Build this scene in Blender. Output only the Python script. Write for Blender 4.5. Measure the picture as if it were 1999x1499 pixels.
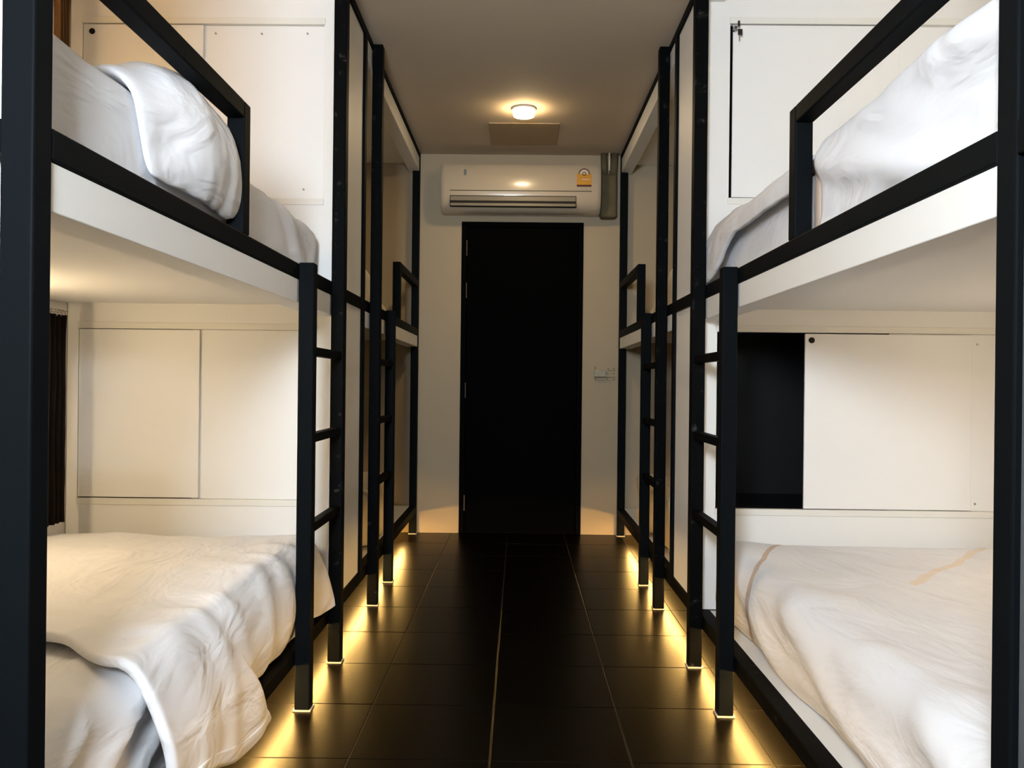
import bpy, bmesh, math, random
from mathutils import Vector, Matrix, noise

random.seed(4)
for o in list(bpy.data.objects):
    bpy.data.objects.remove(o)
scene = bpy.context.scene
COL = scene.collection

# ------------------------------------------------------------------ camera
F_PX = 1630.0
CAM_H = 1.0624
cam_d = bpy.data.cameras.new('camera')
cam = bpy.data.objects.new('camera', cam_d)
COL.objects.link(cam)
cam_d.sensor_width = 36.0
cam_d.lens = 36.0 * F_PX / 1999.0
cam_d.clip_start = 0.05
yaw = math.atan(13.5 / F_PX)
cam.matrix_world = (Matrix.Translation((0, 0, CAM_H)) @ Matrix.Rotation(yaw, 4, 'Z')
                    @ Matrix.Rotation(math.pi / 2, 4, 'X') @ Matrix.Rotation(0.011, 4, 'Z'))
scene.camera = cam

# ------------------------------------------------------------------ world, exposure, light levels
world = bpy.data.worlds.new('world')
scene.world = world
world.use_nodes = True
world.node_tree.nodes['Background'].inputs[0].default_value = (0.55, 0.7, 1.0, 1)
world.node_tree.nodes['Background'].inputs[1].default_value = 0.0
vs = scene.view_settings
vs.view_transform = 'Standard'
vs.look = 'None'
vs.gamma = 1.0
vs.use_curve_mapping = False
vs.exposure = 0.0
WINDOW_L = 205.0       # daylit window far behind the camera
BUNK_L = 72.0         # warm reading lamps in the near bunks
CEIL_L = 225.0          # ceiling lamp
STRIP_L = 215.0         # light strips under the beds

# ------------------------------------------------------------------ materials
def mat(name, col, rough=0.6, spec=0.5, metal=0.0, bump=0.0, bscale=60.0, var=0.0, vscale=3.0, stretch=None,
        scuff=0.0, coat=0.0, wrinkle=0.0):
    m = bpy.data.materials.new(name)
    m.use_nodes = True
    nt = m.node_tree
    b = nt.nodes['Principled BSDF']
    b.inputs['Base Color'].default_value = (*col, 1)
    b.inputs['Roughness'].default_value = rough
    b.inputs['Specular IOR Level'].default_value = spec
    b.inputs['Metallic'].default_value = metal
    b.inputs['Coat Weight'].default_value = coat
    tc = nt.nodes.new('ShaderNodeTexCoord')
    src = tc.outputs['Object']
    if stretch:
        mp = nt.nodes.new('ShaderNodeMapping')
        mp.inputs['Scale'].default_value = stretch
        nt.links.new(src, mp.inputs['Vector'])
        src = mp.outputs['Vector']
    if var > 0:
        n = nt.nodes.new('ShaderNodeTexNoise')
        n.inputs['Scale'].default_value = vscale
        n.inputs['Detail'].default_value = 5
        nt.links.new(src, n.inputs['Vector'])
        mx = nt.nodes.new('ShaderNodeMixRGB')
        mx.inputs['Color1'].default_value = (*[c * (1 - var) for c in col], 1)
        mx.inputs['Color2'].default_value = (*[min(1, c * (1 + var)) for c in col], 1)
        nt.links.new(n.outputs['Fac'], mx.inputs['Fac'])
        last = mx.outputs['Color']
        nt.links.new(last, b.inputs['Base Color'])
    if scuff > 0:
        n = nt.nodes.new('ShaderNodeTexNoise')
        n.inputs['Scale'].default_value = 22
        n.inputs['Detail'].default_value = 8
        n.inputs['Roughness'].default_value = 0.7
        nt.links.new(src, n.inputs['Vector'])
        r = nt.nodes.new('ShaderNodeValToRGB')
        r.color_ramp.elements[0].position = 0.60
        r.color_ramp.elements[1].position = 0.78
        r.color_ramp.elements[0].color = (*col, 1)
        r.color_ramp.elements[1].color = (scuff, scuff, scuff * 0.95, 1)
        nt.links.new(n.outputs['Fac'], r.inputs['Fac'])
        nt.links.new(r.outputs['Color'], b.inputs['Base Color'])
    prev_n = None
    if wrinkle > 0:
        n = nt.nodes.new('ShaderNodeTexNoise')
        n.inputs['Scale'].default_value = 5.5
        n.inputs['Detail'].default_value = 3
        n.inputs['Distortion'].default_value = 1.2
        mp = nt.nodes.new('ShaderNodeMapping')
        mp.inputs['Rotation'].default_value = (0.5, 0.3, 0.6)
        mp.inputs['Scale'].default_value = (1.0, 0.55, 1.6)
        nt.links.new(tc.outputs['Object'], mp.inputs['Vector'])
        nt.links.new(mp.outputs['Vector'], n.inputs['Vector'])
        bp0 = nt.nodes.new('ShaderNodeBump')
        bp0.inputs['Strength'].default_value = wrinkle
        bp0.inputs['Distance'].default_value = 0.03
        nt.links.new(n.outputs['Fac'], bp0.inputs['Height'])
        nt.links.new(bp0.outputs['Normal'], b.inputs['Normal'])
        prev_n = bp0.outputs['Normal']
    if bump > 0:
        n = nt.nodes.new('ShaderNodeTexNoise')
        n.inputs['Scale'].default_value = bscale
        n.inputs['Detail'].default_value = 4
        nt.links.new(src, n.inputs['Vector'])
        bp = nt.nodes.new('ShaderNodeBump')
        bp.inputs['Strength'].default_value = bump
        bp.inputs['Distance'].default_value = 0.004
        nt.links.new(n.outputs['Fac'], bp.inputs['Height'])
        if prev_n is not None:
            nt.links.new(prev_n, bp.inputs['Normal'])
        nt.links.new(bp.outputs['Normal'], b.inputs['Normal'])
    return m

def emit(name, col, strength):
    m = bpy.data.materials.new(name)
    m.use_nodes = True
    b = m.node_tree.nodes['Principled BSDF']
    b.inputs['Base Color'].default_value = (0.8, 0.8, 0.8, 1)
    b.inputs['Emission Color'].default_value = (*col, 1)
    b.inputs['Emission Strength'].default_value = strength
    return m

M = {
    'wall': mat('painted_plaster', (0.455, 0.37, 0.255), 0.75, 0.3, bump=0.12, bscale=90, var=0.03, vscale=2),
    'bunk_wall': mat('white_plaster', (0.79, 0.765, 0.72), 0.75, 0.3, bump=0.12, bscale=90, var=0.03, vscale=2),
    'ceiling': mat('ceiling_paint', (0.62, 0.51, 0.38), 0.8, 0.2, bump=0.15, bscale=120, var=0.04, vscale=4),
    'board': mat('white_painted_board', (0.80, 0.785, 0.755), 0.5, 0.4, bump=0.05, bscale=40, var=0.02, vscale=3),
    'door_board': mat('white_laminate_board', (0.82, 0.81, 0.79), 0.45, 0.4, var=0.015, vscale=2),
    'track': mat('white_track_trim', (0.76, 0.74, 0.68), 0.5, 0.4),
    'metal': mat('black_painted_steel', (0.0040, 0.0052, 0.0062), 0.55, 0.03, bump=0.12, bscale=45),
    'metal_scuffed': mat('scuffed_black_steel', (0.0024, 0.0026, 0.0028), 0.55, 0.03, bump=0.12, bscale=45, scuff=0.06),
    'tile': mat('dark_glazed_tile', (0.0012, 0.0008, 0.0005), 0.29, 0.06, bump=0.10, bscale=30, var=0.35, vscale=4,
                stretch=(1, 6, 1)),
    'grout': mat('pale_grout', (0.028, 0.021, 0.014), 0.8, 0.1, var=0.3, vscale=8),
    'slab': mat('dark_floor_screed', (0.012, 0.010, 0.008), 0.5, 0.3),
    'sheet': mat('white_cotton', (0.80, 0.80, 0.82), 0.85, 0.15, bump=0.12, bscale=220, wrinkle=0.5),
    'duvet': mat('white_duvet_cotton', (0.80, 0.79, 0.80), 0.85, 0.15, bump=0.10, bscale=200, wrinkle=0.6),
    'cream': mat('worn_cream_cotton', (0.66, 0.58, 0.46), 0.85, 0.15, bump=0.15, bscale=150, var=0.10, vscale=5),
    'beige': mat('beige_binding', (0.62, 0.48, 0.38), 0.85, 0.1),
    'door': mat('black_door_paint', (0.0004, 0.0004, 0.0005), 0.7, 0.03),
    'door_frame': mat('black_frame_paint', (0.0008, 0.0008, 0.001), 0.7, 0.04),
    'hinge': mat('dull_brass_hinge', (0.20, 0.16, 0.13), 0.4, 0.5, metal=0.6),
    'interior': mat('black_locker_lining', (0.004, 0.004, 0.0045), 0.5, 0.3),
    'grey_board': mat('grey_side_board', (0.10, 0.105, 0.11), 0.5, 0.3),  # flat grey for the side panel by the camera; other lockers are white
    'hole': mat('black_keyhole', (0.004, 0.004, 0.004), 0.5, 0.2),
    'chrome': mat('chrome', (0.55, 0.55, 0.57), 0.22, 0.5, metal=1.0),
    'screw': mat('screw_head', (0.35, 0.31, 0.26), 0.45, 0.5, metal=0.5),
    'plastic_black': mat('black_plastic', (0.008, 0.008, 0.009), 0.4, 0.4),
    'ac': mat('aircon_plastic', (0.52, 0.44, 0.33), 0.22, 0.5, coat=0.3),
    'ac_dark': mat('aircon_slot', (0.010, 0.008, 0.006), 0.6, 0.2),
    'ac_vane': mat('aircon_vane', (0.22, 0.18, 0.12), 0.4, 0.4),
    'mark': mat('grey_blue_mark', (0.16, 0.20, 0.22), 0.5, 0.4),
    'orange': mat('orange_print', (0.62, 0.30, 0.03), 0.5, 0.3),
    'maroon': mat('maroon_print', (0.09, 0.015, 0.008), 0.5, 0.3),
    'sticker_white': mat('sticker_white', (0.70, 0.62, 0.50), 0.5, 0.3),
    'pipe': mat('aged_pipe_tape', (0.12, 0.098, 0.055), 0.8, 0.2, bump=0.5, bscale=50, var=0.4, vscale=14),
    'hatch': mat('brown_hatch_board', (0.40, 0.30, 0.19), 0.7, 0.2, var=0.1, vscale=6),
    'lamp_base': mat('white_lamp_base', (0.75, 0.73, 0.70), 0.5, 0.4),
    'curtain_black': mat('black_curtain_cloth', (0.010, 0.007, 0.006), 0.9, 0.1, bump=0.2, bscale=200),
    'curtain_lit': mat('lit_curtain_cloth', (0.10, 0.055, 0.025), 0.9, 0.1, bump=0.2, bscale=200),  # dark cloth, the strong lamp light on it put into the colour
    'rod': mat('cream_rod', (0.60, 0.52, 0.40), 0.5, 0.4),
    'caulk': mat('pale_caulk', (0.55, 0.50, 0.42), 0.7, 0.3),
    'acrylic': mat('stained_plastic', (0.34, 0.29, 0.19), 0.35, 0.5, var=0.3, vscale=40),
    'window_frame': mat('grey_window_frame', (0.35, 0.36, 0.37), 0.5, 0.4),
    'window_light': emit('daylit_frosted_pane', (0.80, 0.90, 1.0), WINDOW_L),
    'bunk_light': emit('warm_diffuser', (1.0, 0.76, 0.45), BUNK_L),
    'bunk_light_amber': emit('amber_diffuser', (1.0, 0.64, 0.30), BUNK_L * 1.1),
    'bunk_light_pale': emit('pale_diffuser', (1.0, 0.80, 0.56), BUNK_L * 1.55),
    'bunk_light_low': emit('warm_diffuser_low', (1.0, 0.76, 0.45), BUNK_L * 1.85),
    'ceiling_light': emit('warm_ceiling_diffuser', (1.0, 0.74, 0.40), CEIL_L),
    'lamp_rim': emit('warm_lamp_rim', (1.0, 0.74, 0.40), CEIL_L * 0.12),
    'strip_light': emit('warm_led_strip', (1.0, 0.58, 0.16), STRIP_L),
}

# ------------------------------------------------------------------ helpers
def link(name, me, m, parent=None):
    o = bpy.data.objects.new(name, me)
    COL.objects.link(o)
    if m is not None:
        me.materials.clear()
        me.materials.append(M[m])
    if parent is not None:
        o.parent = parent
        o.matrix_parent_inverse = Matrix.Translation(-parent.location)
    return o

def empty(name, loc, label, cat, group=None):
    o = bpy.data.objects.new(name, None)
    COL.objects.link(o)
    o.location = loc
    o.empty_display_size = 0.1
    tag(o, label, cat, group)
    return o

def tag(o, label, cat, group=None):
    o['label'] = label
    o['category'] = cat
    if group:
        o['group'] = group
    return o

def structure(o):
    o['kind'] = 'structure'
    return o

def bm_obj(name, bm, m, parent=None, smooth=False):
    me = bpy.data.meshes.new(name)
    bm.normal_update()
    bm.to_mesh(me)
    bm.free()
    if smooth:
        for p in me.polygons:
            p.use_smooth = True
    return link(name, me, m, parent)

def add_box(bm, x0, x1, y0, y1, z0, z1, bev=0.0, seg=2):
    x0, x1 = min(x0, x1), max(x0, x1)
    y0, y1 = min(y0, y1), max(y0, y1)
    z0, z1 = min(z0, z1), max(z0, z1)
    r = bmesh.ops.create_cube(bm, size=1.0)
    for v in r['verts']:
        v.co = Vector(((x0 + x1) / 2 + v.co.x * (x1 - x0), (y0 + y1) / 2 + v.co.y * (y1 - y0),
                       (z0 + z1) / 2 + v.co.z * (z1 - z0)))
    if bev > 0:
        es = list({e for v in r['verts'] for e in v.link_edges})
        bmesh.ops.bevel(bm, geom=es, offset=bev, segments=seg, affect='EDGES', profile=0.5)

def box(name, m, parent, x0, x1, y0, y1, z0, z1, bev=0.0, seg=2):
    bm = bmesh.new()
    add_box(bm, x0, x1, y0, y1, z0, z1, bev, seg)
    return bm_obj(name, bm, m, parent)

def cyl(name, m, parent, c, axis, r, length, n=24, bev=0.0):
    bm = bmesh.new()
    bmesh.ops.create_cone(bm, cap_ends=True, segments=n, radius1=r, radius2=r, depth=length)
    if bev:
        es = [e for e in bm.edges if abs(e.verts[0].co.z - e.verts[1].co.z) < 1e-6]
        bmesh.ops.bevel(bm, geom=es, offset=bev, segments=4, affect='EDGES', profile=0.5)
    q = Vector((0, 0, 1)).rotation_difference(Vector(axis))
    bmesh.ops.transform(bm, matrix=Matrix.Translation(c) @ q.to_matrix().to_4x4(), verts=bm.verts)
    return bm_obj(name, bm, m, parent)

def tube(name, m, parent, pts, r, n=10):
    """a bent tube through pts"""
    bm = bmesh.new()
    rings = []
    pts = [Vector(p) for p in pts]
    for i, p in enumerate(pts):
        d = (pts[min(i + 1, len(pts) - 1)] - pts[max(i - 1, 0)]).normalized()
        a = d.orthogonal().normalized() if i == 0 else (a - d * a.dot(d)).normalized()
        b = d.cross(a)
        rings.append([bm.verts.new(p + (a * math.cos(2 * math.pi * k / n) + b * math.sin(2 * math.pi * k / n)) * r)
                      for k in range(n)])
    for r0, r1 in zip(rings, rings[1:]):
        for k in range(n):
            bm.faces.new((r0[k], r0[(k + 1) % n], r1[(k + 1) % n], r1[k]))
    bm.faces.new(rings[0][::-1])
    bm.faces.new(rings[-1])
    return bm_obj(name, bm, m, parent, smooth=True)

def sm(a, b, t):
    t = max(0.0, min(1.0, (t - a) / (b - a)))
    return t * t * (3 - 2 * t)

def fbm(x, y, z, o=3):
    s, a = 0.0, 1.0
    for _ in range(o):
        s += a * noise.noise(Vector((x, y, z)))
        x, y, z, a = x * 2.03 + 7.1, y * 2.03 + 3.3, z * 2.03 + 1.7, a * 0.5
    return s

def soft_block(name, m, parent, x0, x1, y0, y1, z0, z1, r, step, disp, warp=None):
    """a cushion-like rounded block, disp(p, n) pushes its surface along n, warp moves whole points"""
    nx, ny, nz = [max(2, int(round((b - a) / step))) for a, b in ((x0, x1), (y0, y1), (z0, z1))]
    verts, faces, idx = [], [], {}
    def vid(i, j, k):
        if (i, j, k) not in idx:
            idx[(i, j, k)] = len(verts)
            p = Vector((x0 + (x1 - x0) * i / nx, y0 + (y1 - y0) * j / ny, z0 + (z1 - z0) * k / nz))
            q = Vector((min(max(p.x, x0 + r), x1 - r), min(max(p.y, y0 + r), y1 - r), min(max(p.z, z0 + r), z1 - r)))
            n = (p - q)
            n = n.normalized() if n.length > 1e-6 else Vector((0, 0, 1))
            p = q + n * r
            p = p + n * disp(p, n)
            if warp:
                p = warp(p)
            verts.append(p)
        return idx[(i, j, k)]
    for i in range(nx):
        for j in range(ny):
            faces.append((vid(i, j, 0), vid(i, j + 1, 0), vid(i + 1, j + 1, 0), vid(i + 1, j, 0)))
            faces.append((vid(i, j, nz), vid(i + 1, j, nz), vid(i + 1, j + 1, nz), vid(i, j + 1, nz)))
    for i in range(nx):
        for k in range(nz):
            faces.append((vid(i, 0, k), vid(i + 1, 0, k), vid(i + 1, 0, k + 1), vid(i, 0, k + 1)))
            faces.append((vid(i, ny, k), vid(i, ny, k + 1), vid(i + 1, ny, k + 1), vid(i + 1, ny, k)))
    for j in range(ny):
        for k in range(nz):
            faces.append((vid(0, j, k), vid(0, j, k + 1), vid(0, j + 1, k + 1), vid(0, j + 1, k)))
            faces.append((vid(nx, j, k), vid(nx, j + 1, k), vid(nx, j + 1, k + 1), vid(nx, j, k + 1)))
    me = bpy.data.meshes.new(name)
    me.from_pydata([tuple(v) for v in verts], [], faces)
    for p in me.polygons:
        p.use_smooth = True
    return link(name, me, m, parent)

def cloth(name, m, parent, fn, nu, nv, thick, sub=1):
    """a sheet of cloth: fn(u, v) -> point"""
    verts = [tuple(fn(i / nu, j / nv)) for i in range(nu + 1) for j in range(nv + 1)]
    faces = [(i * (nv + 1) + j, i * (nv + 1) + j + 1, (i + 1) * (nv + 1) + j + 1, (i + 1) * (nv + 1) + j)
             for i in range(nu) for j in range(nv)]
    me = bpy.data.meshes.new(name)
    me.from_pydata(verts, [], faces)
    bm = bmesh.new()
    bm.from_mesh(me)
    bmesh.ops.recalc_face_normals(bm, faces=bm.faces)
    bm.to_mesh(me)
    bm.free()
    for p in me.polygons:
        p.use_smooth = True
    o = link(name, me, m, parent)
    s = o.modifiers.new('thickness', 'SOLIDIFY')
    s.thickness = thick
    s.offset = 0
    if sub:
        b = o.modifiers.new('smooth', 'SUBSURF')
        b.levels = b.render_levels = sub
    return o

# ------------------------------------------------------------------ dimensions
FL, FR = -0.714, 0.701         # corridor faces of the two bed frames
WL, WR = -1.77, 2.15           # side walls
BACK = 5.93
FRONT = -0.45
CEIL = 2.69
ENDW = 3.25                    # locker front = end of the near bunks
LOCK1 = 3.80

def fx(s, off):
    """x at a distance off behind the frame face of side s (negative = out into the corridor)"""
    return (FL - off) if s < 0 else (FR + off)
def wall_x(s):
    return WL if s < 0 else WR

# ------------------------------------------------------------------ the room
structure(box('floor', 'grout', None, WL - 0.1, WR + 0.1, FRONT, BACK + 0.1, -0.12, -0.0015))
floor = bpy.data.objects['floor']
TX0, TY0, TS, G = -0.471, 2.353, 0.4, 0.0032
bm = bmesh.new()
add_box(bm, -TS / 2 + G / 2, TS / 2 - G / 2, -TS / 2 + G / 2, TS / 2 - G / 2, -0.010, 0.0, 0.0012, 1)
tile_me = bpy.data.meshes.new('tile')
bm.to_mesh(tile_me)
bm.free()
tile_me.materials.append(M['tile'])
for ix in range(-3, 6):
    for iy in range(-5, 9):
        cx, cy = TX0 + (ix + 0.5) * TS, TY0 + (iy + 0.5) * TS
        if cx - TS / 2 < WL - 0.1 or cy + TS / 2 > BACK + 0.15:
            continue
        t = bpy.data.objects.new('tile', tile_me)
        COL.objects.link(t)
        t.parent = floor
        t.location = (cx, cy, random.uniform(-0.0004, 0.0002))
        t.rotation_euler = (random.uniform(-0.0008, 0.0008), random.uniform(-0.0008, 0.0008), 0)

structure(box('ceiling', 'ceiling', None, WL - 0.1, WR + 0.1, FRONT, BACK + 0.1, CEIL, CEIL + 0.1))
structure(box('wall_left', 'bunk_wall', None, WL - 0.1, WL, FRONT, BACK + 0.1, 0, CEIL))
structure(box('wall_right', 'bunk_wall', None, WR, WR + 0.1, FRONT, BACK + 0.1, 0, CEIL))
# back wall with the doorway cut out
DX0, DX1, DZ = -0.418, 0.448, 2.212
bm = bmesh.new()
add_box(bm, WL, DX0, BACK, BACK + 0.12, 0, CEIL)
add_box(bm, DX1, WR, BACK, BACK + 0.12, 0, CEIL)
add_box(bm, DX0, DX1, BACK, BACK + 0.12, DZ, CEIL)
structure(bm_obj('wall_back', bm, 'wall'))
# wall behind the camera, with the daylit window
WX0, WX1, WZ0, WZ1 = -0.58, -0.08, 1.48, 1.94
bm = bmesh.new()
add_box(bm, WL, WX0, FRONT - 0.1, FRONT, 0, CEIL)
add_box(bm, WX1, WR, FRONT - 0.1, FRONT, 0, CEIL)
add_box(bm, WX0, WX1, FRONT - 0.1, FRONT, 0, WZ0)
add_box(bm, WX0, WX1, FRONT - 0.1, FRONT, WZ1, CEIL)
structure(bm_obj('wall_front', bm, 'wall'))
win = bpy.data.objects.new('window_1', None)
COL.objects.link(win)
win.location = ((WX0 + WX1) / 2, FRONT - 0.05, WZ0)
structure(win)
bm = bmesh.new()
add_box(bm, WX0, WX0 + 0.03, FRONT - 0.08, FRONT - 0.02, WZ0, WZ1)
add_box(bm, WX1 - 0.03, WX1, FRONT - 0.08, FRONT - 0.02, WZ0, WZ1)
add_box(bm, WX0 + 0.03, WX1 - 0.03, FRONT - 0.08, FRONT - 0.02, WZ0, WZ0 + 0.03)
add_box(bm, WX0 + 0.03, WX1 - 0.03, FRONT - 0.08, FRONT - 0.02, WZ1 - 0.03, WZ1)
bm_obj('window_frame', bm, 'window_frame', win)
box('pane', 'window_light', win, WX0 + 0.03, WX1 - 0.03, FRONT - 0.06, FRONT - 0.05, WZ0 + 0.03, WZ1 - 0.03)

# the black door
door = bpy.data.objects.new('door_1', None)
COL.objects.link(door)
door.location = ((DX0 + DX1) / 2, BACK, 0)
structure(door)
bm = bmesh.new()
add_box(bm, DX0, DX0 + 0.035, BACK - 0.006, BACK + 0.11, 0, DZ, 0.003)
add_box(bm, DX1 - 0.035, DX1, BACK - 0.006, BACK + 0.11, 0, DZ, 0.003)
add_box(bm, DX0 + 0.035, DX1 - 0.035, BACK - 0.006, BACK + 0.11, DZ - 0.035, DZ, 0.003)
bm_obj('door_frame', bm, 'door_frame', door)
box('door_leaf', 'door', door, DX0 + 0.038, DX1 - 0.038, BACK + 0.008, BACK + 0.05, 0.008, DZ - 0.038, 0.002)
box('threshold', 'grout', door, DX0 + 0.036, DX1 - 0.036, BACK + 0.052, BACK + 0.11, 0, 0.006)
for hz in (1.975, 1.675, 0.965, 0.165):
    h = cyl('hinge', 'hinge', door, (DX0 + 0.0365, BACK + 0.001, hz + 0.05), (0, 0, 1), 0.0045, 0.11, 10)
    h['label'] = 'dull metal hinge'

# ------------------------------------------------------------------ bunk beds
SEC = 0.05
LOWZ, MIDZ = 0.145, 1.395       # undersides of the long rails
RUNGS = (0.565, 0.862, 1.148)

def foot(parent_post, s, off0, off1, y0, y1):
    box('foot_seal', 'caulk', parent_post, fx(s, off0) + 0.004 * s, fx(s, off1) - 0.004 * s, y0 - 0.004, y1 + 0.004, 0.0, 0.004)

def post(name, root, s, off0, off1, y0, y1, z0, z1, m='metal'):
    p = box(name, m, root, fx(s, off0), fx(s, off1), y0, y1, z0, z1, 0.004)
    if z0 < 0.01:
        x0, x1 = sorted((fx(s, off0), fx(s, off1)))
        q = box('foot_seal', 'caulk', root, x0 - 0.004, x1 + 0.004, y0 - 0.004, y1 + 0.004, 0.0, 0.0045)
        q.parent = p
        q.matrix_parent_inverse = Matrix.Identity(4)
    return p

def bunk_bed(s, near):
    side = 'left' if s < 0 else 'right'
    if near:
        y0, y1 = (1.216, ENDW) if s < 0 else (1.189, ENDW)
        lab = ('black steel bunk bed nearest the camera along the left wall' if s < 0 else
               'black steel bunk bed nearest the camera along the right wall')
    else:
        y0, y1 = LOCK1, 5.915
        lab = ('black steel bunk bed at the far left beside the door wall' if s < 0 else
               'black steel bunk bed at the far right beside the door wall')
    root = empty('bunk_bed', (fx(s, 0.3), (y0 + y1) / 2, 0), lab, 'bunk bed', 'bunk beds along the corridor')
    wx = wall_x(s)
    inner = wx - s * 0.005
    # end posts of the frame
    post('post', root, s, 0, SEC, y0, y0 + SEC, 0.001 if near else LOWZ, CEIL - 0.001)
    ya = y0 + SEC
    if not near:
        post('post', root, s, 0, SEC, y1 - SEC, y1, 0.001, CEIL - 0.001)
        yb = y1 - SEC
    else:
        yb = y1
    # ladder: one tall post to the ceiling, one short stile up to the middle rail
    if near:
        tall, short = 3.15, 2.685
    else:
        tall, short = 3.965, 4.435
    post('ladder_post', root, s, -SEC, -0.0005, tall, tall + SEC, 0.001, 2.672, 'metal_scuffed')
    post('ladder_stile', root, s, -SEC, -0.0005, short, short + SEC, 0.001, MIDZ + SEC + 0.002)
    ra, rb = min(tall, short) + SEC, max(tall, short)
    for z in RUNGS:
        box('rung', 'metal_scuffed', root, fx(s, -SEC + 0.008), fx(s, -0.010), ra, rb, z, z + 0.03, 0.003)
    # rails
    box('lower_rail', 'metal_scuffed', root, fx(s, 0), fx(s, SEC), ya, LOCK1 if near else yb, LOWZ, LOWZ + SEC, 0.004)
    box('middle_rail', 'metal', root, fx(s, 0), fx(s, SEC), ya, yb, MIDZ, MIDZ + SEC, 0.004)
    box('top_rail', 'metal', root, fx(s, 0), fx(s, SEC), ya, yb, 2.652, CEIL - 0.001, 0.004)
    # guard rail at the end away from the ladder
    g0, g1 = (ya, 2.195) if near else (4.972, yb)
    gp = (g1 - SEC, g1) if near else (g0, g0 + SEC)
    gz = 1.785
    guard = bpy.data.objects.new('guard_rail', None)
    COL.objects.link(guard)
    guard.parent = root
    guard.matrix_parent_inverse = Matrix.Translation(-root.location)
    bm = bmesh.new()
    add_box(bm, fx(s, 0), fx(s, SEC - 0.004), gp[0], gp[1], MIDZ + SEC - 0.001, gz, 0.004)
    a = bm_obj('guard_upright', bm, 'metal', root)
    a.parent = guard
    bar0, bar1 = (g0, gp[0]) if near else (gp[1], g1)
    b = box('guard_bar', 'metal', root, fx(s, 0), fx(s, SEC - 0.004), bar0, bar1, gz - 0.045, gz, 0.004)
    b.parent = guard
    for q in (a, b):
        q.matrix_parent_inverse = Matrix.Identity(4)
    # white decks
    d0 = ya if near else ya
    box('deck_beam', 'board', root, fx(s, 0.004), fx(s, 0.088), d0, yb if near else y1, 1.318, MIDZ - 0.001, 0.002)
    box('upper_deck', 'board', root, fx(s, 0.089), inner, d0, yb if near else y1, 1.362, MIDZ - 0.001)
    box('lower_deck', 'board', root, fx(s, SEC + 0.001), inner, d0, yb if near else y1, LOWZ + 0.004, LOWZ + SEC - 0.004)
    box('canopy_beam', 'board', root, fx(s, 0.004), fx(s, 0.080), d0, yb if near else y1, 2.555, 2.651, 0.002)
    box('canopy_board', 'board', root, fx(s, 0.081), inner, d0, yb if near else y1, 2.62, 2.651)
    if near and s < 0:
        # the head end is closed by a white board behind a cross rail
        box('end_rail', 'metal', root, fx(s, SEC), inner, y0 + 0.002, y0 + SEC - 0.006, MIDZ, MIDZ + SEC, 0.004)
        box('end_board', 'board', root, fx(s, SEC + 0.001), inner, y0 + SEC - 0.005, y0 + SEC + 0.013, 0.2, 1.317)
        box('end_board', 'board', root, fx(s, SEC + 0.001), inner, y0 + SEC - 0.005, y0 + SEC + 0.013, MIDZ + SEC + 0.0, 2.554)
    return root

for s in (-1, 1):
    for near in (True, False):
        bunk_bed(s, near)

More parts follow.
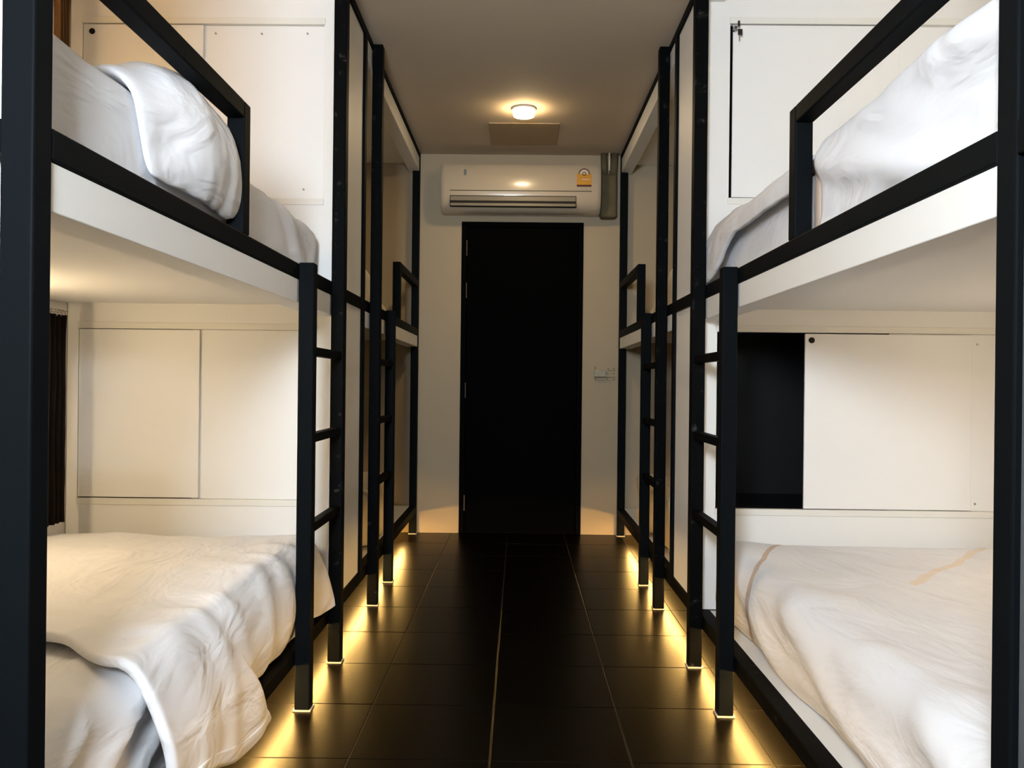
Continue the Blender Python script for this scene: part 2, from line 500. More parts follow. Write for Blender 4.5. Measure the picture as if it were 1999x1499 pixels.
# ------------------------------------------------------------------ lockers between the bunks
def locker(s, y0, y1, label, openings, doors, extra):
    """openings: list of (xa, xb, z0, z1) in the board facing the near bunk"""
    root = empty('locker', (fx(s, 0.5), (y0 + y1) / 2, 0.196), label, 'locker', 'lockers between the bunks')
    xa, xb = fx(s, 0.012), wall_x(s) - s * 0.004
    zb, zt = LOWZ + SEC + 0.001, CEIL - 0.002
    # side panel to the corridor, back and inside lining
    box('side_panel', 'board', root, xa, xa + s * 0.016, y0, y1, zb, zt, 0.001)
    box('back_panel', 'board', root, xa + s * 0.016, xb, y1 - 0.016, y1, zb, zt)
    bm = bmesh.new()
    xs = sorted([xa + s * 0.016, xb])
    cuts = sorted(openings, key=lambda o: o[2])
    z = zb
    for (o0, o1, oz0, oz1) in cuts:
        add_box(bm, xs[0], xs[1], y0, y0 + 0.018, z, oz0)
        add_box(bm, xs[0], min(o0, o1), y0, y0 + 0.018, oz0, oz1)
        add_box(bm, max(o0, o1), xs[1], y0, y0 + 0.018, oz0, oz1)
        z = oz1
    add_box(bm, xs[0], xs[1], y0, y0 + 0.018, z, zt)
    bm_obj('front_board', bm, 'board', root)
    for (o0, o1, oz0, oz1) in openings:
        o0, o1 = min(o0, o1), max(o0, o1)
        bm = bmesh.new()
        ly0, ly1 = y0 + 0.045, y1 - 0.017
        add_box(bm, o0 - 0.03, o1 + 0.03, ly1 - 0.008, ly1, oz0 - 0.02, oz1 + 0.02)
        add_box(bm, o0 - 0.03, o1 + 0.03, ly0, ly1 - 0.008, oz0 - 0.02, oz0 - 0.006)
        add_box(bm, o0 - 0.03, o1 + 0.03, ly0, ly1 - 0.008, oz1 + 0.006, oz1 + 0.02)
        add_box(bm, o0 - 0.044, o0 - 0.03, ly0, ly1, oz0 - 0.02, oz1 + 0.02)
        add_box(bm, o1 + 0.03, o1 + 0.044, ly0, ly1, oz0 - 0.02, oz1 + 0.02)
        bm_obj('lining', bm, 'interior', root)
        # trim around the opening
        t, w = 0.004, 0.024
        box('track', 'track', root, o0 - 0.004, o1 + 0.004, y0 - t, y0 + 0.022, oz1 - 0.0005, oz1 + w, 0.001, 1)
        box('track', 'track', root, o0 - 0.004, o1 + 0.004, y0 - t, y0 + 0.022, oz0 - w, oz0 + 0.0005, 0.001, 1)
    for d in doors:
        x0, x1, z0, z1, depth, hole, screws = d
        x0, x1 = min(x0, x1), max(x0, x1)
        dr = box('sliding_door', 'door_board', root, x0, x1, y0 + depth, y0 + depth + 0.009, z0, z1, 0.001, 1)
        if hole:
            h = cyl('lock_hole', 'hole', root, (hole[0], y0 + depth - 0.001, hole[1]), (0, 1, 0), 0.0115, 0.003, 20)
            h.parent = dr
            h.matrix_parent_inverse = Matrix.Identity(4)
        for (sx, sz) in screws:
            q = cyl('screw', 'screw', root, (sx, y0 + depth - 0.0008, sz), (0, 1, 0), 0.0042, 0.003, 10)
            q.parent = dr
            q.matrix_parent_inverse = Matrix.Identity(4)
    # black strips carrying the long rails across the side panel
    box('crossing_strip', 'metal', root, fx(s, 0.0), fx(s, 0.0115), y0, y1, MIDZ, MIDZ + SEC, 0.003)
    box('crossing_strip', 'metal', root, fx(s, 0.0), fx(s, 0.0115), y0, y1, 2.652, CEIL - 0.002, 0.003)
    if extra:
        extra(root, y0)
    return root

K = ENDW / F_PX
def PX(x, y):
    """metres on the locker front for a measured frame position"""
    return (x + 0.011 * (y - 750) - 1013) * K, CAM_H - (y - 0.011 * (x - 1000) - 750) * K

# left locker: measured edges of doors on the board
UL0, UZ1 = PX(158, 42); UR0, UZ0 = PX(629, 388)
LL0, LZ1 = PX(150, 640); LR0, LZ0 = PX(612, 978)
um, lm = PX(393, 200)[0], PX(386, 800)[0]
locker(-1, ENDW, LOCK1, 'white locker with closed sliding doors at the foot of the near left bunks',
       [(UL0, UR0, UZ0, UZ1), (LL0, LR0, LZ0, LZ1)],
       [(UL0 + 0.002, um, UZ0 + 0.002, UZ1 - 0.003, 0.003, PX(176, 58), []),
        (um - 0.03, UR0 - 0.001, UZ0 + 0.001, UZ1 - 0.001, 0.014, None,
         [PX(417, 61), PX(508, 62), PX(598, 62), PX(590, 368)]),
        (LL0 + 0.002, lm, LZ0 + 0.005, LZ1 - 0.003, 0.001, None, []),
        (lm - 0.03, LR0 + 0.002, LZ0 + 0.001, LZ1 - 0.001, 0.012, None, [])], None)

RU0, RZ1 = PX(1425, 48); RUZ0 = PX(1440, 388)[1]
RL0, RLZ1 = PX(1424, 648); RLZ0 = PX(1500, 994)[1]
def key_lock(root, y0):
    x, z = PX(1434, 60)
    cyl('cam_lock', 'chrome', root, (x, y0 - 0.006, z), (0, 1, 0), 0.011, 0.016, 24, 0.002)
    k = bpy.data.objects.new('key', None)
    COL.objects.link(k)
    k.parent = root
    k.matrix_parent_inverse = Matrix.Translation(-root.location)
    bmk = bmesh.new()
    add_box(bmk, x + 0.002, x + 0.010, y0 - 0.038, y0 - 0.030, z - 0.002, z + 0.020, 0.002)
    a = bm_obj('key_bow', bmk, 'plastic_black', root)
    bmk = bmesh.new()
    add_box(bmk, x + 0.003, x + 0.021, y0 - 0.034, y0 - 0.028, z - 0.034, z - 0.010, 0.003)
    b = bm_obj('key_fob', bmk, 'plastic_black', root)
    bmk = bmesh.new()
    add_box(bmk, x + 0.007, x + 0.011, y0 - 0.032, y0 - 0.030, z - 0.056, z - 0.034)
    c = bm_obj('key_blade', bmk, 'chrome', root)
    d = tube('key_shank', 'chrome', root, [(x + 0.004, y0 - 0.013, z), (x + 0.005, y0 - 0.032, z)], 0.003, 8)
    for q in (a, b, c, d):
        q.parent = k
        q.matrix_parent_inverse = Matrix.Identity(4)
rm = PX(1753, 200)[0]
rd0, rd1 = PX(1569, 800)[0], PX(1893, 800)[0]
locker(1, ENDW, LOCK1, 'white locker with one sliding door open at the foot of the near right bunks',
       [(RU0, 2.07, RUZ0, RZ1), (0.768, 2.07, RLZ0, RLZ1)],
       [(RU0 + 0.012, rm, RUZ0 + 0.004, RZ1 - 0.004, 0.003, None, []),
        (rm - 0.03, 2.068, RUZ0 + 0.001, RZ1 - 0.001, 0.014, None, []),
        (rd0, rd1, RLZ0 + 0.004, RLZ1 - 0.005, 0.001, PX(1583, 665), []),
        (1.44, 2.068, RLZ0 + 0.001, RLZ1 - 0.001, 0.012, None, [PX(1907, 673), PX(1902, 984)])], key_lock)

# locker panel on the right, next to the camera: only its edge is in view
nl = empty('locker', (1.3, 0.9, 0), 'grey locker side at the right edge, cut off by the picture frame', 'locker', 'lockers between the bunks')
box('side_panel', 'grey_board', nl, fx(1, 0.012), fx(1, 0.03), 0.62, 1.1885, 0.146, MIDZ - 0.001)
box('dark_panel', 'plastic_black', nl, fx(1, 0.012), fx(1, 0.03), 0.62, 1.1885, MIDZ + SEC + 0.001, CEIL - 0.002)
box('end_panel', 'board', nl, fx(1, 0.031), WR - 0.004, 1.170, 1.188, 0.146, CEIL - 0.002)
box('crossing_strip', 'metal', nl, fx(1, 0.0), fx(1, 0.03), 0.62, 1.1885, MIDZ, MIDZ + SEC, 0.003)

# ------------------------------------------------------------------ air conditioner
ax0, ax1 = -0.553, 0.549
az0, az1 = 2.245, 2.575
ay0 = 5.715
ac = empty('air_conditioner', ((ax0 + ax1) / 2, BACK - 0.1, az0), 'cream split air conditioner mounted above the black door', 'air conditioner')
prof = [(BACK - 0.001, az0 + 0.01), (BACK - 0.11, az0 + 0.0), (BACK - 0.165, az0 + 0.018), (ay0 + 0.016, az0 + 0.055),
        (ay0 + 0.004, az0 + 0.10), (ay0, az0 + 0.15), (ay0 + 0.002, az0 + 0.24), (ay0 + 0.012, az0 + 0.30),
        (ay0 + 0.03, az0 + 0.325), (BACK - 0.12, az1), (BACK - 0.001, az1)]
def extrude_profile(name, m, parent, prof, x0, x1, end_round=0.0):
    bm = bmesh.new()
    n = len(prof)
    xs = [x0, x0 + end_round * 0.3, x0 + end_round, x1 - end_round, x1 - end_round * 0.3, x1] if end_round else [x0, x1]
    sh = [0.93, 0.98, 1, 1, 0.98, 0.93] if end_round else [1, 1]
    cy = BACK
    cz = sum(p[1] for p in prof) / n
    rings = [[bm.verts.new((x, cy + (p[0] - cy) * k, cz + (p[1] - cz) * (0.6 + 0.4 * k if end_round else 1))) for p in prof]
             for x, k in zip(xs, sh)]
    for a, b in zip(rings, rings[1:]):
        for i in range(n):
            bm.faces.new((a[i], a[(i + 1) % n], b[(i + 1) % n], b[i]))
    bm.faces.new(rings[0][::-1])
    bm.faces.new(rings[-1])
    bmesh.ops.recalc_face_normals(bm, faces=bm.faces)
    o = bm_obj(name, bm, m, parent, smooth=True)
    es = o.modifiers.new('edges', 'EDGE_SPLIT')
    es.split_angle = math.radians(40)
    return o
extrude_profile('body', 'ac', ac, prof, ax0, ax1, 0.03)
# panel seam, outlet slot and vanes
box('panel_seam', 'ac_dark', ac, ax0 + 0.065, ax1 - 0.065, ay0 - 0.0008, ay0 + 0.01, az0 + 0.1385, az0 + 0.1425)
box('outlet', 'ac_dark', ac, ax0 + 0.065, ax1 - 0.17, ay0 + 0.002, ay0 + 0.06, az0 + 0.032, az0 + 0.108, 0.003)
v1 = box('vane', 'ac_vane', ac, ax0 + 0.069, ax1 - 0.174, ay0 - 0.002, ay0 + 0.006, az0 + 0.070, az0 + 0.102, 0.002)
v2 = box('vane', 'ac_vane', ac, ax0 + 0.069, ax1 - 0.174, ay0 + 0.0, ay0 + 0.008, az0 + 0.036, az0 + 0.055, 0.002)
# marks and the energy sticker
lg = box('maker_mark', 'mark', ac, -0.392, -0.376, ay0 - 0.001, ay0 + 0.008, az0 + 0.245, az0 + 0.285, 0.003)
st = bpy.data.objects.new('energy_sticker', None)
COL.objects.link(st)
st.parent = ac
st.matrix_parent_inverse = Matrix.Translation(-ac.location)
def stp(o):
    o.parent = st
    o.matrix_parent_inverse = Matrix.Identity(4)
sx0, sx1 = 0.381, 0.481
stp(box('sticker_field', 'orange', ac, sx0, sx1, ay0 - 0.0015, ay0 + 0.004, az0 + 0.185, az0 + 0.262))
stp(box('sticker_base', 'maroon', ac, sx0, sx1, ay0 - 0.002, ay0 + 0.004, az0 + 0.172, az0 + 0.185))
scx, scz = (sx0 + sx1) / 2, az0 + 0.258
bm = bmesh.new()
def disc_ring(bm, cx, cz, r0, r1, a0, a1, y, n=24):
    vs_ = []
    for i in range(n + 1):
        a = a0 + (a1 - a0) * i / n
        vs_.append((bm.verts.new((cx + r0 * math.cos(a), y, cz + r0 * math.sin(a))),
                    bm.verts.new((cx + r1 * math.cos(a), y, cz + r1 * math.sin(a)))))
    for p, q in zip(vs_, vs_[1:]):
        bm.faces.new((p[0], q[0], q[1], p[1]))
disc_ring(bm, scx, scz, 0.031, 0.038, 0, math.pi, ay0 - 0.0035)
stp(bm_obj('sticker_arch', bm, 'maroon', ac))
bm = bmesh.new()
disc_ring(bm, scx, scz, 0.002, 0.031, 0, math.pi, ay0 - 0.0030)
stp(bm_obj('sticker_dial', bm, 'sticker_white', ac))
bm = bmesh.new()
disc_ring(bm, scx, scz + 0.001, 0.009, 0.014, 0, 2 * math.pi, ay0 - 0.0045, 12)
stp(bm_obj('sticker_roundel', bm, 'maroon', ac))
stp(box('sticker_line', 'sticker_white', ac, sx0 + 0.035, sx1 - 0.012, ay0 - 0.0022, ay0 + 0.004, az0 + 0.219, az0 + 0.224))

# taped pipes beside it
pp = empty('pipe_run', (0.61, BACK - 0.06, 2.24), 'dark taped pipes running up beside the air conditioner', 'pipe')
bm = bmesh.new()
add_box(bm, 0.556, 0.672, BACK - 0.10, BACK - 0.002, 2.232, 2.54, 0.02, 3)
bm_obj('pipe_cover', bm, 'pipe', pp)
tube('pipe', 'pipe', pp, [(0.585, BACK - 0.05, 2.50), (0.583, BACK - 0.055, 2.60), (0.58, BACK - 0.05, CEIL - 0.002)], 0.024, 12)
tube('pipe', 'pipe', pp, [(0.645, BACK - 0.05, 2.50), (0.65, BACK - 0.052, 2.60), (0.655, BACK - 0.05, CEIL - 0.002)], 0.028, 12)
tube('drain_hose', 'sticker_white', pp, [(0.616, BACK - 0.09, 2.56), (0.617, BACK - 0.085, 2.63), (0.616, BACK - 0.08, CEIL - 0.002)], 0.006, 8)

# plastic bracket screwed to the wall, right of the door
br = empty('wall_bracket', (0.625, BACK - 0.01, 1.13), 'stained plastic remote holder with screw holes right of the door', 'wall bracket')
bm = bmesh.new()
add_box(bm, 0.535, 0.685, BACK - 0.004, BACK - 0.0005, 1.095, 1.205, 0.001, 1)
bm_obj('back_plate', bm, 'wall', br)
bm = bmesh.new()
add_box(bm, 0.530, 0.625, BACK - 0.028, BACK - 0.024, 1.120, 1.166, 0.001, 1)
add_box(bm, 0.530, 0.534, BACK - 0.024, BACK - 0.004, 1.120, 1.166)
add_box(bm, 0.621, 0.625, BACK - 0.024, BACK - 0.004, 1.120, 1.166)
bm_obj('pocket', bm, 'acrylic', br)
box('pocket_base', 'pipe', br, 0.5345, 0.6205, BACK - 0.0235, BACK - 0.0045, 1.116, 1.128)
tube('clip', 'chrome', br, [(0.612, BACK - 0.031, 1.158), (0.617, BACK - 0.034, 1.148), (0.612, BACK - 0.031, 1.140)], 0.003, 8)
for ez in (1.165, 1.116):
    box('edge_line', 'pipe', br, 0.628, 0.690, BACK - 0.006, BACK - 0.0042, ez, ez + 0.003)
for (hx, hz) in ((0.541, 1.188), (0.540, 1.178), (0.632, 1.178), (0.672, 1.180), (0.672, 1.143), (0.628, 1.106), (0.673, 1.103), (0.541, 1.106)):
    cyl('screw_hole', 'hole', br, (hx, BACK - 0.0045, hz), (0, 1, 0), 0.0035, 0.002, 8)

# ------------------------------------------------------------------ ceiling lamp and hatch
cl = empty('ceiling_lamp', (0.012, 4.93, CEIL), 'round glowing ceiling lamp in front of the air conditioner', 'lamp')
cyl('lamp_base', 'lamp_base', cl, (0.012, 4.93, CEIL - 0.0065), (0, 0, 1), 0.071, 0.012, 40, 0.003)
cyl('lamp_rim', 'lamp_rim', cl, (0.012, 4.93, CEIL - 0.026), (0, 0, 1), 0.064, 0.028, 40, 0.006)
cyl('diffuser', 'ceiling_light', cl, (0.012, 4.93, CEIL - 0.0425), (0, 0, 1), 0.060, 0.0045, 40)
hatch = empty('access_hatch', (0.01, 5.45, CEIL), 'brown square access hatch in the ceiling behind the lamp', 'hatch')
box('hatch_board', 'hatch', hatch, -0.207, 0.236, 5.20, 5.66, CEIL - 0.006, CEIL - 0.0005, 0.001, 1)

# ------------------------------------------------------------------ light strips below the beds
for s, yy0, yy1, lab in ((-1, 1.30, 3.78, 'warm glowing light strip under the near left bunk'), (-1, 3.86, 5.70, 'warm glowing light strip under the far left bunk'),
                         (1, 1.30, 3.78, 'warm glowing light strip under the near right bunk'), (1, 3.86, 5.70, 'warm glowing light strip under the far right bunk')):
    r = empty('light_strip', (fx(s, 0.06), (yy0 + yy1) / 2, 0.13), lab, 'light strip', 'light strips under the beds')
    box('channel', 'lamp_base', r, fx(s, 0.053), fx(s, 0.073), yy0, yy1, 0.1395, 0.1485)
    box('diffuser', 'strip_light', r, fx(s, 0.056), fx(s, 0.070), yy0, yy1, 0.133, 0.139)

# ------------------------------------------------------------------ reading lamps on the walls of the near bunks
def bunk_lamp(s, z, y, lab):
    wx = wall_x(s)
    r = empty('reading_lamp', (wx - s * 0.02, y, z), lab, 'lamp', 'reading lamps in the near bunks')
    box('lamp_base', 'lamp_base', r, wx - s * 0.001, wx - s * 0.015, y - 0.16, y + 0.16, z - 0.02, z + 0.02, 0.003)
    box('diffuser', ('bunk_light_amber' if s < 0 else 'bunk_light') if z > 2 else ('bunk_light_low' if s < 0 else 'bunk_light_pale'), r, wx - s * 0.0155, wx - s * 0.045, y - 0.155, y + 0.155, z - 0.016, z + 0.016, 0.006)
bunk_lamp(-1, 2.46, 2.55, 'warm reading lamp on the wall of the near upper left bunk')
bunk_lamp(-1, 1.205, 2.40, 'warm reading lamp on the wall of the near lower left bunk')
bunk_lamp(1, 2.46, 2.30, 'warm reading lamp on the wall of the near upper right bunk')
bunk_lamp(1, 1.205, 2.30, 'warm reading lamp on the wall of the near lower right bunk')

# ------------------------------------------------------------------ curtains bunched on the left wall
def curtain(z0, z1, y0, y1, m, lab, cx):
    r = empty('curtain', (cx, (y0 + y1) / 2, z0), lab, 'curtain', 'curtains on the left wall')
    def fn(u, v):
        y = y0 + (y1 - y0) * u
        flare = 1 + 0.05 * (1 - v)
        yy = (y0 + y1) / 2 + (y - (y0 + y1) / 2) * flare
        return Vector((cx + 0.016 * math.sin(u * math.pi * 7) + 0.004 * fbm(u * 4, v * 3, 2), yy + 0.004 * math.sin(v * 9 + u * 4),
                       z0 + (z1 - z0) * v))
    cloth('cloth', m, r, fn, 56, 20, 0.003, 0)
    tube('rod', 'rod', r, [(cx, y0 - 0.33, z1 + 0.012), (cx, y1 + 0.02, z1 + 0.012)], 0.007, 10)
    for k in range(5):
        y = y0 + 0.012 + (y1 - y0 - 0.02) * k / 4
        pts = [(cx + 0.014 * math.cos(a), y, z1 + 0.006 + 0.014 * math.sin(a)) for a in [i * 2 * math.pi / 14 for i in range(15)]]
        tube('ring', 'chrome', r, pts, 0.0018, 6)
    for yb_ in (y0 - 0.30, y0 - 0.02):
        box('rod_bracket', 'rod', r, WL + 0.001, cx - 0.008, yb_ - 0.008, yb_ + 0.008, z1 + 0.004, z1 + 0.020, 0.002)
curtain(0.53, 1.300, 2.985, 3.105, 'curtain_black', 'black curtain bunched at the wall of the lower left bunk', -1.705)
curtain(1.70, 2.50, 3.03, 3.105, 'curtain_lit', 'dark curtain strip coloured as strongly lit at the wall of the upper left bunk', -1.705)

# ------------------------------------------------------------------ bedding
def ridges(t, sharp=2.0):
    """rounded fold profile 0..1"""
    return (0.5 + 0.5 * math.sin(t)) ** sharp

# --- upper left: mattress in a sheet, folded duvet on it
def d_ul(p, n):
    d = 0.006 * fbm(p.x * 4, p.y * 3, p.z * 4)
    if n.x > 0.4:
        d += 0.005 * fbm(p.y * 6 + p.z * 7, p.z * 3, 4.0)
    if p.y > 2.2:
        d += 0.020 * fbm(p.x * 3, p.y * 5 + p.z * 6, 1.0) * sm(2.2, 2.7, p.y)
    return d
mt = soft_block('mattress', 'sheet', None, WL + 0.03, FL - 0.058, 1.30, 3.215, MIDZ + 0.003, 1.655, 0.055, 0.03, d_ul)
tag(mt, 'white sheeted mattress under the folded duvet on the near upper left bunk', 'mattress', 'mattresses on the bunks')

def duvet_roll():
    """a plump folded duvet: closed cushion lying on the mattress and sagging over its edge"""
    E, Z = FL - 0.115, 1.660
    def disp(p, n):
        w = 0.010 * fbm(p.x * 5, p.y * 6, p.z * 6) + 0.007 * fbm(p.x * 2 + 4, p.y * 13, p.z * 9, 2)
        a = sm(E + 0.06, E + 0.22, p.x)
        w += 0.007 * a * (ridges(p.x * 46 + p.y * 18 + 3 * fbm(p.y * 5, p.x * 5, 0.3), 1.5) - 0.4)
        return w * (1.0 if n.z > -0.3 else 0.2)
    def warp(p):
        x, y, h = p.x, p.y, p.z
        t = (y - 1.83) / 0.40
        h *= max(0.35, 1.0 - 0.42 * t * t) * (0.28 + 0.72 * sm(1.61, 1.90, y))
        if x > E:
            a = x - E
            R = 0.060
            ang = min(a / R, math.radians(86))
            bx, bz = E + R * math.sin(ang), Z - R * (1 - math.cos(ang))
            ex = a - R * ang
            if ex > 0:
                bx += ex * math.cos(ang)
                bz -= ex * math.sin(ang)
            k = 0.62 * (1 - 0.35 * sm(0.12, 0.24, a))
            x2, z = bx + math.sin(ang) * h * k, bz + math.cos(ang) * h
            y += 0.05 * sm(0.0, 0.25, a) * (1.0 - 1.5 * sm(1.75, 2.15, y))
        else:
            x2, z = x, Z + h
        y += 0.26 * (1 - sm(FL - 0.60, FL - 0.06, x)) * sm(2.25, 1.6, y)
        x2 = min(x2, FL - 0.002 if z < MIDZ + SEC + 0.03 else FL + 0.02)
        return Vector((x2, y, max(z, MIDZ + SEC + 0.004)))
    return soft_block('duvet', 'duvet', None, -1.70, E + 0.222, 1.62, 2.235, 0.006, 0.112, 0.050, 0.014, disp, warp)
dv = duvet_roll()
tag(dv, 'plump folded white duvet sagging over the edge of the upper left bunk', 'duvet', 'duvets on the beds')

# --- lower left: mattress and draped duvet
def d_ll(p, n):
    d = 0.004 * fbm(p.x * 4, p.y * 3, p.z * 4)
    if n.x > 0.2 or p.x > FL - 0.25:
        k = sm(FL - 0.35, FL - 0.06, p.x)
        t = p.y * 22 - p.z * 42 + 1.6 * fbm(p.y * 2, p.z * 2, 8.0)
        d += k * 0.022 * ridges(t, 3.0)
    return d
mt = soft_block('mattress', 'sheet', None, WL + 0.03, FL - 0.060, 1.30, 3.215, LOWZ + SEC + 0.002, 0.455, 0.05, 0.024, d_ll)
tag(mt, 'white sheeted mattress with tucked creases on the near lower left bunk', 'mattress', 'mattresses on the bunks')

def fn_ll(u, v):
    y0, y1 = 1.60, 3.18
    y = y0 + (y1 - y0) * u
    # cross-section path: points (x, z) by arc position
    outside = 1 - sm(2.02, 2.16, y)          # hangs out over the rail near its head-side corner
    tip = sm(2.95, 3.17, y)                  # and a little at the foot
    top_x0, edge_x = WL + 0.05, FL - 0.085
    L_top = edge_x - top_x0
    hang_end = 0.235 - 0.06 * (y - 1.65)
    side = []
    path = [(top_x0, 0.480), (edge_x, 0.486)]
    if outside > 0.001:
        xo = FL + 0.014
        mid = [(FL - 0.045, 0.455), (FL - 0.010, 0.39), (xo + 0.004, 0.30), (xo + 0.008, 0.20), (xo + 0.010, hang_end)]
    ins = [(FL - 0.040, 0.455), (FL - 0.014, 0.385), (FL - 0.008, 0.31), (FL - 0.022, 0.245), (FL - 0.040, 0.212)]
    if outside > 0.001:
        pts = [(a[0] * outside + b[0] * (1 - outside), a[1] * outside + b[1] * (1 - outside)) for a, b in zip(mid, ins)]
    else:
        pts = ins
    if tip > 0:
        tp = [(FL - 0.050, 0.44), (FL - 0.016, 0.37), (FL + 0.006, 0.30), (FL + 0.018, 0.25), (FL + 0.022, 0.215)]
        pts = [(a[0] * tip + b[0] * (1 - tip), a[1] * tip + b[1] * (1 - tip)) for a, b in zip(tp, pts)]
    path = path + pts
    fr = [0.0, 0.52, 0.60, 0.70, 0.80, 0.90, 1.0]
    i = 0
    while i < len(fr) - 2 and v > fr[i + 1]:
        i += 1
    t = (v - fr[i]) / (fr[i + 1] - fr[i])
    # smooth (Catmull-Rom) through the path
    def P(k):
        return path[max(0, min(len(path) - 1, k))]
    p0, p1, p2, p3 = P(i - 1), P(i), P(i + 1), P(i + 2)
    if i == 0:
        x = p1[0] + (p2[0] - p1[0]) * t
        z = p1[1] + (p2[1] - p1[1]) * t
    else:
        cr = lambda a, b, c, d: 0.5 * (2 * b + (c - a) * t + (2 * a - 5 * b + 4 * c - d) * t * t + (3 * b - a - 3 * c + d) * t ** 3)
        if i == 1:
            p0 = (p1[0] - 0.06, p1[1])
        x, z = cr(p0[0], p1[0], p2[0], p3[0]), cr(p0[1], p1[1], p2[1], p3[1])
    drop = sm(0.50, 1.0, v)
    # hem skew: the loose corner swings towards the foot
    low = max(0.0, (0.44 - z) / 0.32)
    y += outside * (0.02 + 0.46 * sm(1.65, 2.10, y)) * low ** 1.5
    if outside > 0.3:
        z -= 0.14 * sm(1.75, 2.10, y) * low ** 2 * sm(0.3, 0.9, outside)
        z = max(z, 0.045)
    # edge of the duvet leans back towards the wall
    y += (1 - u) ** 2 * (0.06 + 0.20 * sm(0.54, 0.36, v) + 0.08 * sm(0.36, 0.0, v))
    # foot end rounds down
    z -= 0.10 * sm(3.08, 3.2, y) * (1 - drop)
    # soft undulation and radiating folds
    bump = 0.014 * fbm(x * 3, y * 2.6, 0.5)
    fold = 0.016 * (ridges(y * 30 + 2.4 * fbm(y * 2, v * 2, 3.0) + v * 5, 1.6) - 0.4) * sm(0.40, 0.62, v) * (0.4 + 0.6 * sm(1.75, 2.1, y))
    nxn = drop
    x += (bump * 0.5 + fold * 0.75) * nxn
    z += (bump + fold) * (1 - nxn * 0.8)
    if u > 0.0 and v < 0.55:
        z += 0.012 * math.exp(-((y - 2.45) / 0.3) ** 2)
    if outside > 0.5:
        x = max(x, FL + 0.014) if z < LOWZ + SEC + 0.03 else x
    return Vector((x, y, z))
dv = cloth('duvet', 'duvet', None, fn_ll, 90, 84, 0.024, 1)
tag(dv, 'white duvet spread on the lower left bunk, one corner hanging over the rail', 'duvet', 'duvets on the beds')

# --- upper right: mattress, drawn sheet with bound edge, crumpled blanket at the foot
def d_ur(p, n):
    return 0.004 * fbm(p.x * 4, p.y * 3, p.z * 4)
mt = soft_block('mattress', 'sheet', None, FR + 0.060, WR - 0.03, 1.25, 3.18, MIDZ + 0.003, 1.640, 0.05, 0.03, d_ur)
tag(mt, 'white mattress under a drawn sheet on the near upper right bunk', 'mattress', 'mattresses on the bunks')
def d_urs(p, n):
    d = 0.004 * fbm(p.x * 3, p.y * 3, p.z * 3)
    if n.x < 0.5:
        t = p.z * 30 - p.y * 7.5 + 1.2 * fbm(p.y * 1.6, p.z * 2.2, 5.0)
        d += 0.020 * ridges(t, 2.5) + 0.006 * fbm(p.y * 3 - p.z * 9, p.z * 10, 2.0)
    return d
bl = empty('bed_cover', (1.2, 1.7, 1.45), 'white cover with beige bound edge on the near upper right bunk', 'bed cover')
soft_block('cover', 'sheet', bl, FR + 0.053, WR - 0.04, 1.255, 2.125, MIDZ + 0.052, 1.693, 0.032, 0.016, d_urs)
soft_block('binding', 'beige', bl, FR + 0.056, WR - 0.05, 2.100, 2.185, MIDZ + 0.052, 1.684, 0.030, 0.014, lambda p, n: 0.002 * fbm(p.x * 9, p.y * 9, p.z * 9))
def fn_bk(u, v):
    # crumpled blanket lying over the foot of the mattress, its end spilling to the rail
    y = 2.19 + 1.01 * u
    path_x = [FR + 0.56, FR + 0.075, FR + 0.045, FR + 0.032]
    if v < 0.55:
        x = path_x[0] + (path_x[1] - path_x[0]) * v / 0.55
        z = 1.655
    else:
        a = (v - 0.55) / 0.45
        x = FR + 0.075 - 0.055 * math.sin(min(1, a * 1.4) * math.pi / 2)
        z = 1.655 - (0.09 + 0.13 * sm(0.55, 1.0, u)) * a ** 1.5
        x -= 0.012 * sm(0.7, 1.0, u) * a
    w = 0.026 * fbm(x * 5 + 2, y * 5, 1.2) + 0.016 * (ridges(y * 16 + x * 10 + 3 * fbm(x * 3, y * 3, 7), 2) - 0.3)
    amp = 0.35 + 0.65 * sm(0.2, 0.8, u)
    z += w * amp * (1.0 if v < 0.55 else 0.35) + 0.012
    x -= abs(w) * amp * (0.0 if v < 0.55 else 0.6)
    z += 0.022 * sm(0.5, 0.9, u) * (1 - sm(0.6, 0.95, v))
    y += 0.02 * fbm(x * 4, v * 6, 9) * u
    return Vector((max(x, FR + 0.012), min(y, 3.222), max(z, MIDZ + SEC + 0.008)))
bk = cloth('blanket', 'duvet', None, fn_bk, 54, 44, 0.016, 1)
tag(bk, 'crumpled white blanket at the foot of the near upper right bunk', 'blanket', 'duvets on the beds')

# --- lower right: mattress with loose sheet
def d_lr(p, n):
    d = 0.005 * fbm(p.x * 3, p.y * 3, p.z * 3)
    if p.x < FR + 0.45:
        k = 1 - sm(FR + 0.08, FR + 0.45, p.x)
        t = p.y * 9 - p.z * 30 + p.x * 8 + 1.8 * fbm(p.y * 1.6, p.z * 2.5, 11.0)
        d += k * 0.016 * ridges(t, 2.2)
    return d
mt = soft_block('mattress', 'sheet', None, FR + 0.060, WR - 0.03, 1.25, 3.215, LOWZ + SEC + 0.002, 0.468, 0.085, 0.022, d_lr)
tag(mt, 'white mattress in a loose creased sheet on the near lower right bunk', 'mattress', 'mattresses on the bunks')

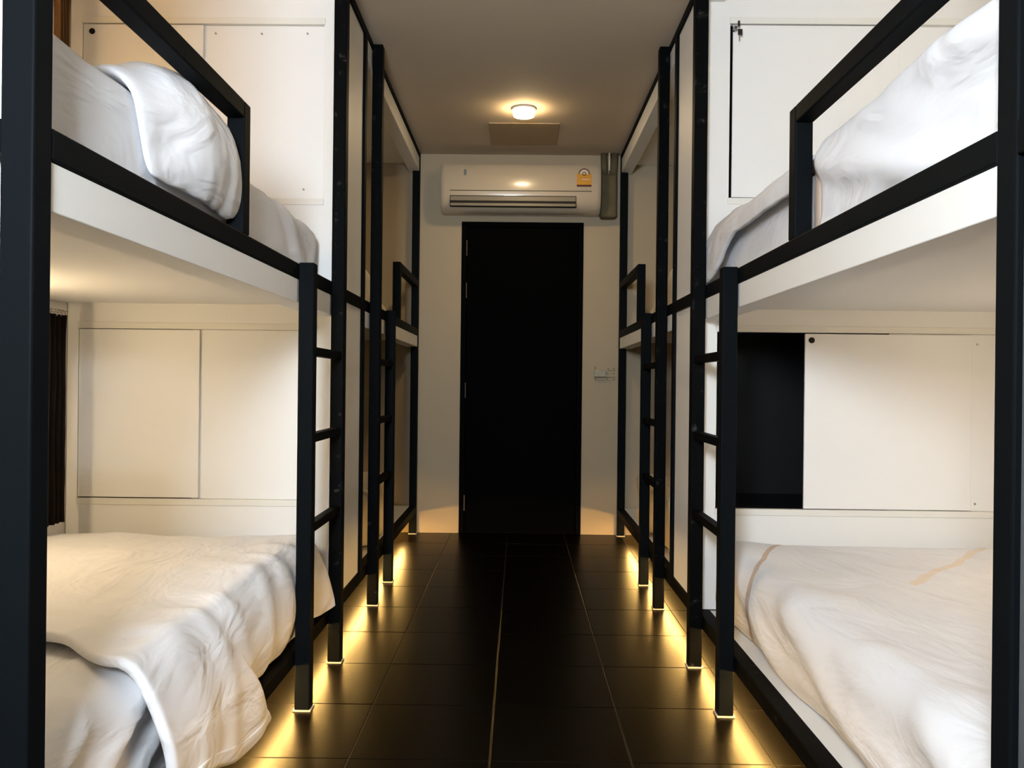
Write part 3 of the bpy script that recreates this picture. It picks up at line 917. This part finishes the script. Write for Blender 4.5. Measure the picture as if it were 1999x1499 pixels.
# printed bands running across that sheet
def banded(base, name):
    m = M[base].copy()
    m.name = name
    nt = m.node_tree
    b = nt.nodes['Principled BSDF']
    tc = nt.nodes.new('ShaderNodeTexCoord')
    nz = nt.nodes.new('ShaderNodeTexNoise')
    nz.inputs['Scale'].default_value = 5
    nt.links.new(tc.outputs['Object'], nz.inputs['Vector'])
    sp = nt.nodes.new('ShaderNodeSeparateXYZ')
    nt.links.new(tc.outputs['Object'], sp.inputs[0])
    def math_(op, a, bb):
        n = nt.nodes.new('ShaderNodeMath')
        n.operation = op
        for k, v in enumerate((a, bb)):
            if isinstance(v, (int, float)):
                n.inputs[k].default_value = v
            else:
                nt.links.new(v, n.inputs[k])
        return n.outputs[0]
    wob = math_('MULTIPLY', math_('SUBTRACT', nz.outputs['Fac'], 0.5), 0.10)
    col = (0.80, 0.80, 0.82, 1)
    prev = None
    for slope, y_at, x_at, half, c in ((1.85, 2.73, FR + 0.06, 0.020, (0.60, 0.47, 0.38, 1)), (1.06, 2.58, 1.225, 0.022, (0.80, 0.70, 0.60, 1))):
        line = math_('ADD', math_('MULTIPLY', math_('SUBTRACT', sp.outputs['X'], x_at), slope), y_at)
        dist = math_('ABSOLUTE', math_('ADD', math_('SUBTRACT', sp.outputs['Y'], line), wob), 0)
        fac = math_('LESS_THAN', dist, half)
        if slope < 1.5:
            fac = math_('MULTIPLY', fac, math_('GREATER_THAN', sp.outputs['X'], 1.2))
        mx = nt.nodes.new('ShaderNodeMixRGB')
        nt.links.new(fac, mx.inputs['Fac'])
        if prev is None:
            mx.inputs['Color1'].default_value = col
        else:
            nt.links.new(prev, mx.inputs['Color1'])
        mx.inputs['Color2'].default_value = c
        prev = mx.outputs['Color']
    nt.links.new(prev, b.inputs['Base Color'])
    return m
mt.data.materials[0] = banded('sheet', 'banded_cotton')

# --- far bunks: small folded bedding
def pile(s, z0, z1, ya, yb, m, name, lab, cat, slope, seed, amp=0.03):
    x0, x1 = sorted((fx(s, 0.062), fx(s, 0.85)))
    def disp(p, n):
        return amp * fbm(p.x * 5 + seed, p.y * 5, p.z * 6) + amp * 0.8 * (ridges(p.z * 26 + p.y * 16 + seed + 3 * fbm(p.y * 3, p.z * 3, seed), 2) - 0.6)
    def warp(p):
        k = (p.z - z0) / (z1 - z0)
        q = p.copy()
        if slope:
            f = sm(ya + (yb - ya) * 0.25, yb, p.y)
            q.z = z0 + (p.z - z0) * (1 - 0.68 * f)
        lo, hi = sorted((fx(s, 0.053), fx(s, 0.9)))
        q.x = max(lo, min(hi, q.x)) if s > 0 else min(hi, max(lo, q.x))
        q.z = max(z0, q.z)
        q.y = max(ya - 0.02, min(yb + 0.05, q.y))
        return q
    o = soft_block(name, m, None, x0, x1, ya, yb, z0, z1, 0.06, 0.03, disp, warp)
    return tag(o, lab, cat, 'bedding in the far bunks')
pile(-1, MIDZ + 0.004, 1.665, 3.90, 5.05, 'cream', 'duvet', 'cream duvet heaped on the far upper left bunk', 'duvet', True, 2.0, 0.012)
pile(1, MIDZ + 0.004, 1.675, 3.90, 5.10, 'cream', 'duvet', 'cream duvet heaped on the far upper right bunk', 'duvet', True, 5.0, 0.016)
pile(-1, LOWZ + SEC + 0.002, 0.50, 3.90, 5.25, 'cream', 'duvet', 'crumpled duvet heaped on the far lower left bunk', 'duvet', False, 8.0, 0.03)
pile(1, LOWZ + SEC + 0.002, 0.50, 3.90, 5.38, 'cream', 'duvet', 'crumpled duvet heaped on the far lower right bunk', 'duvet', False, 11.0, 0.03)
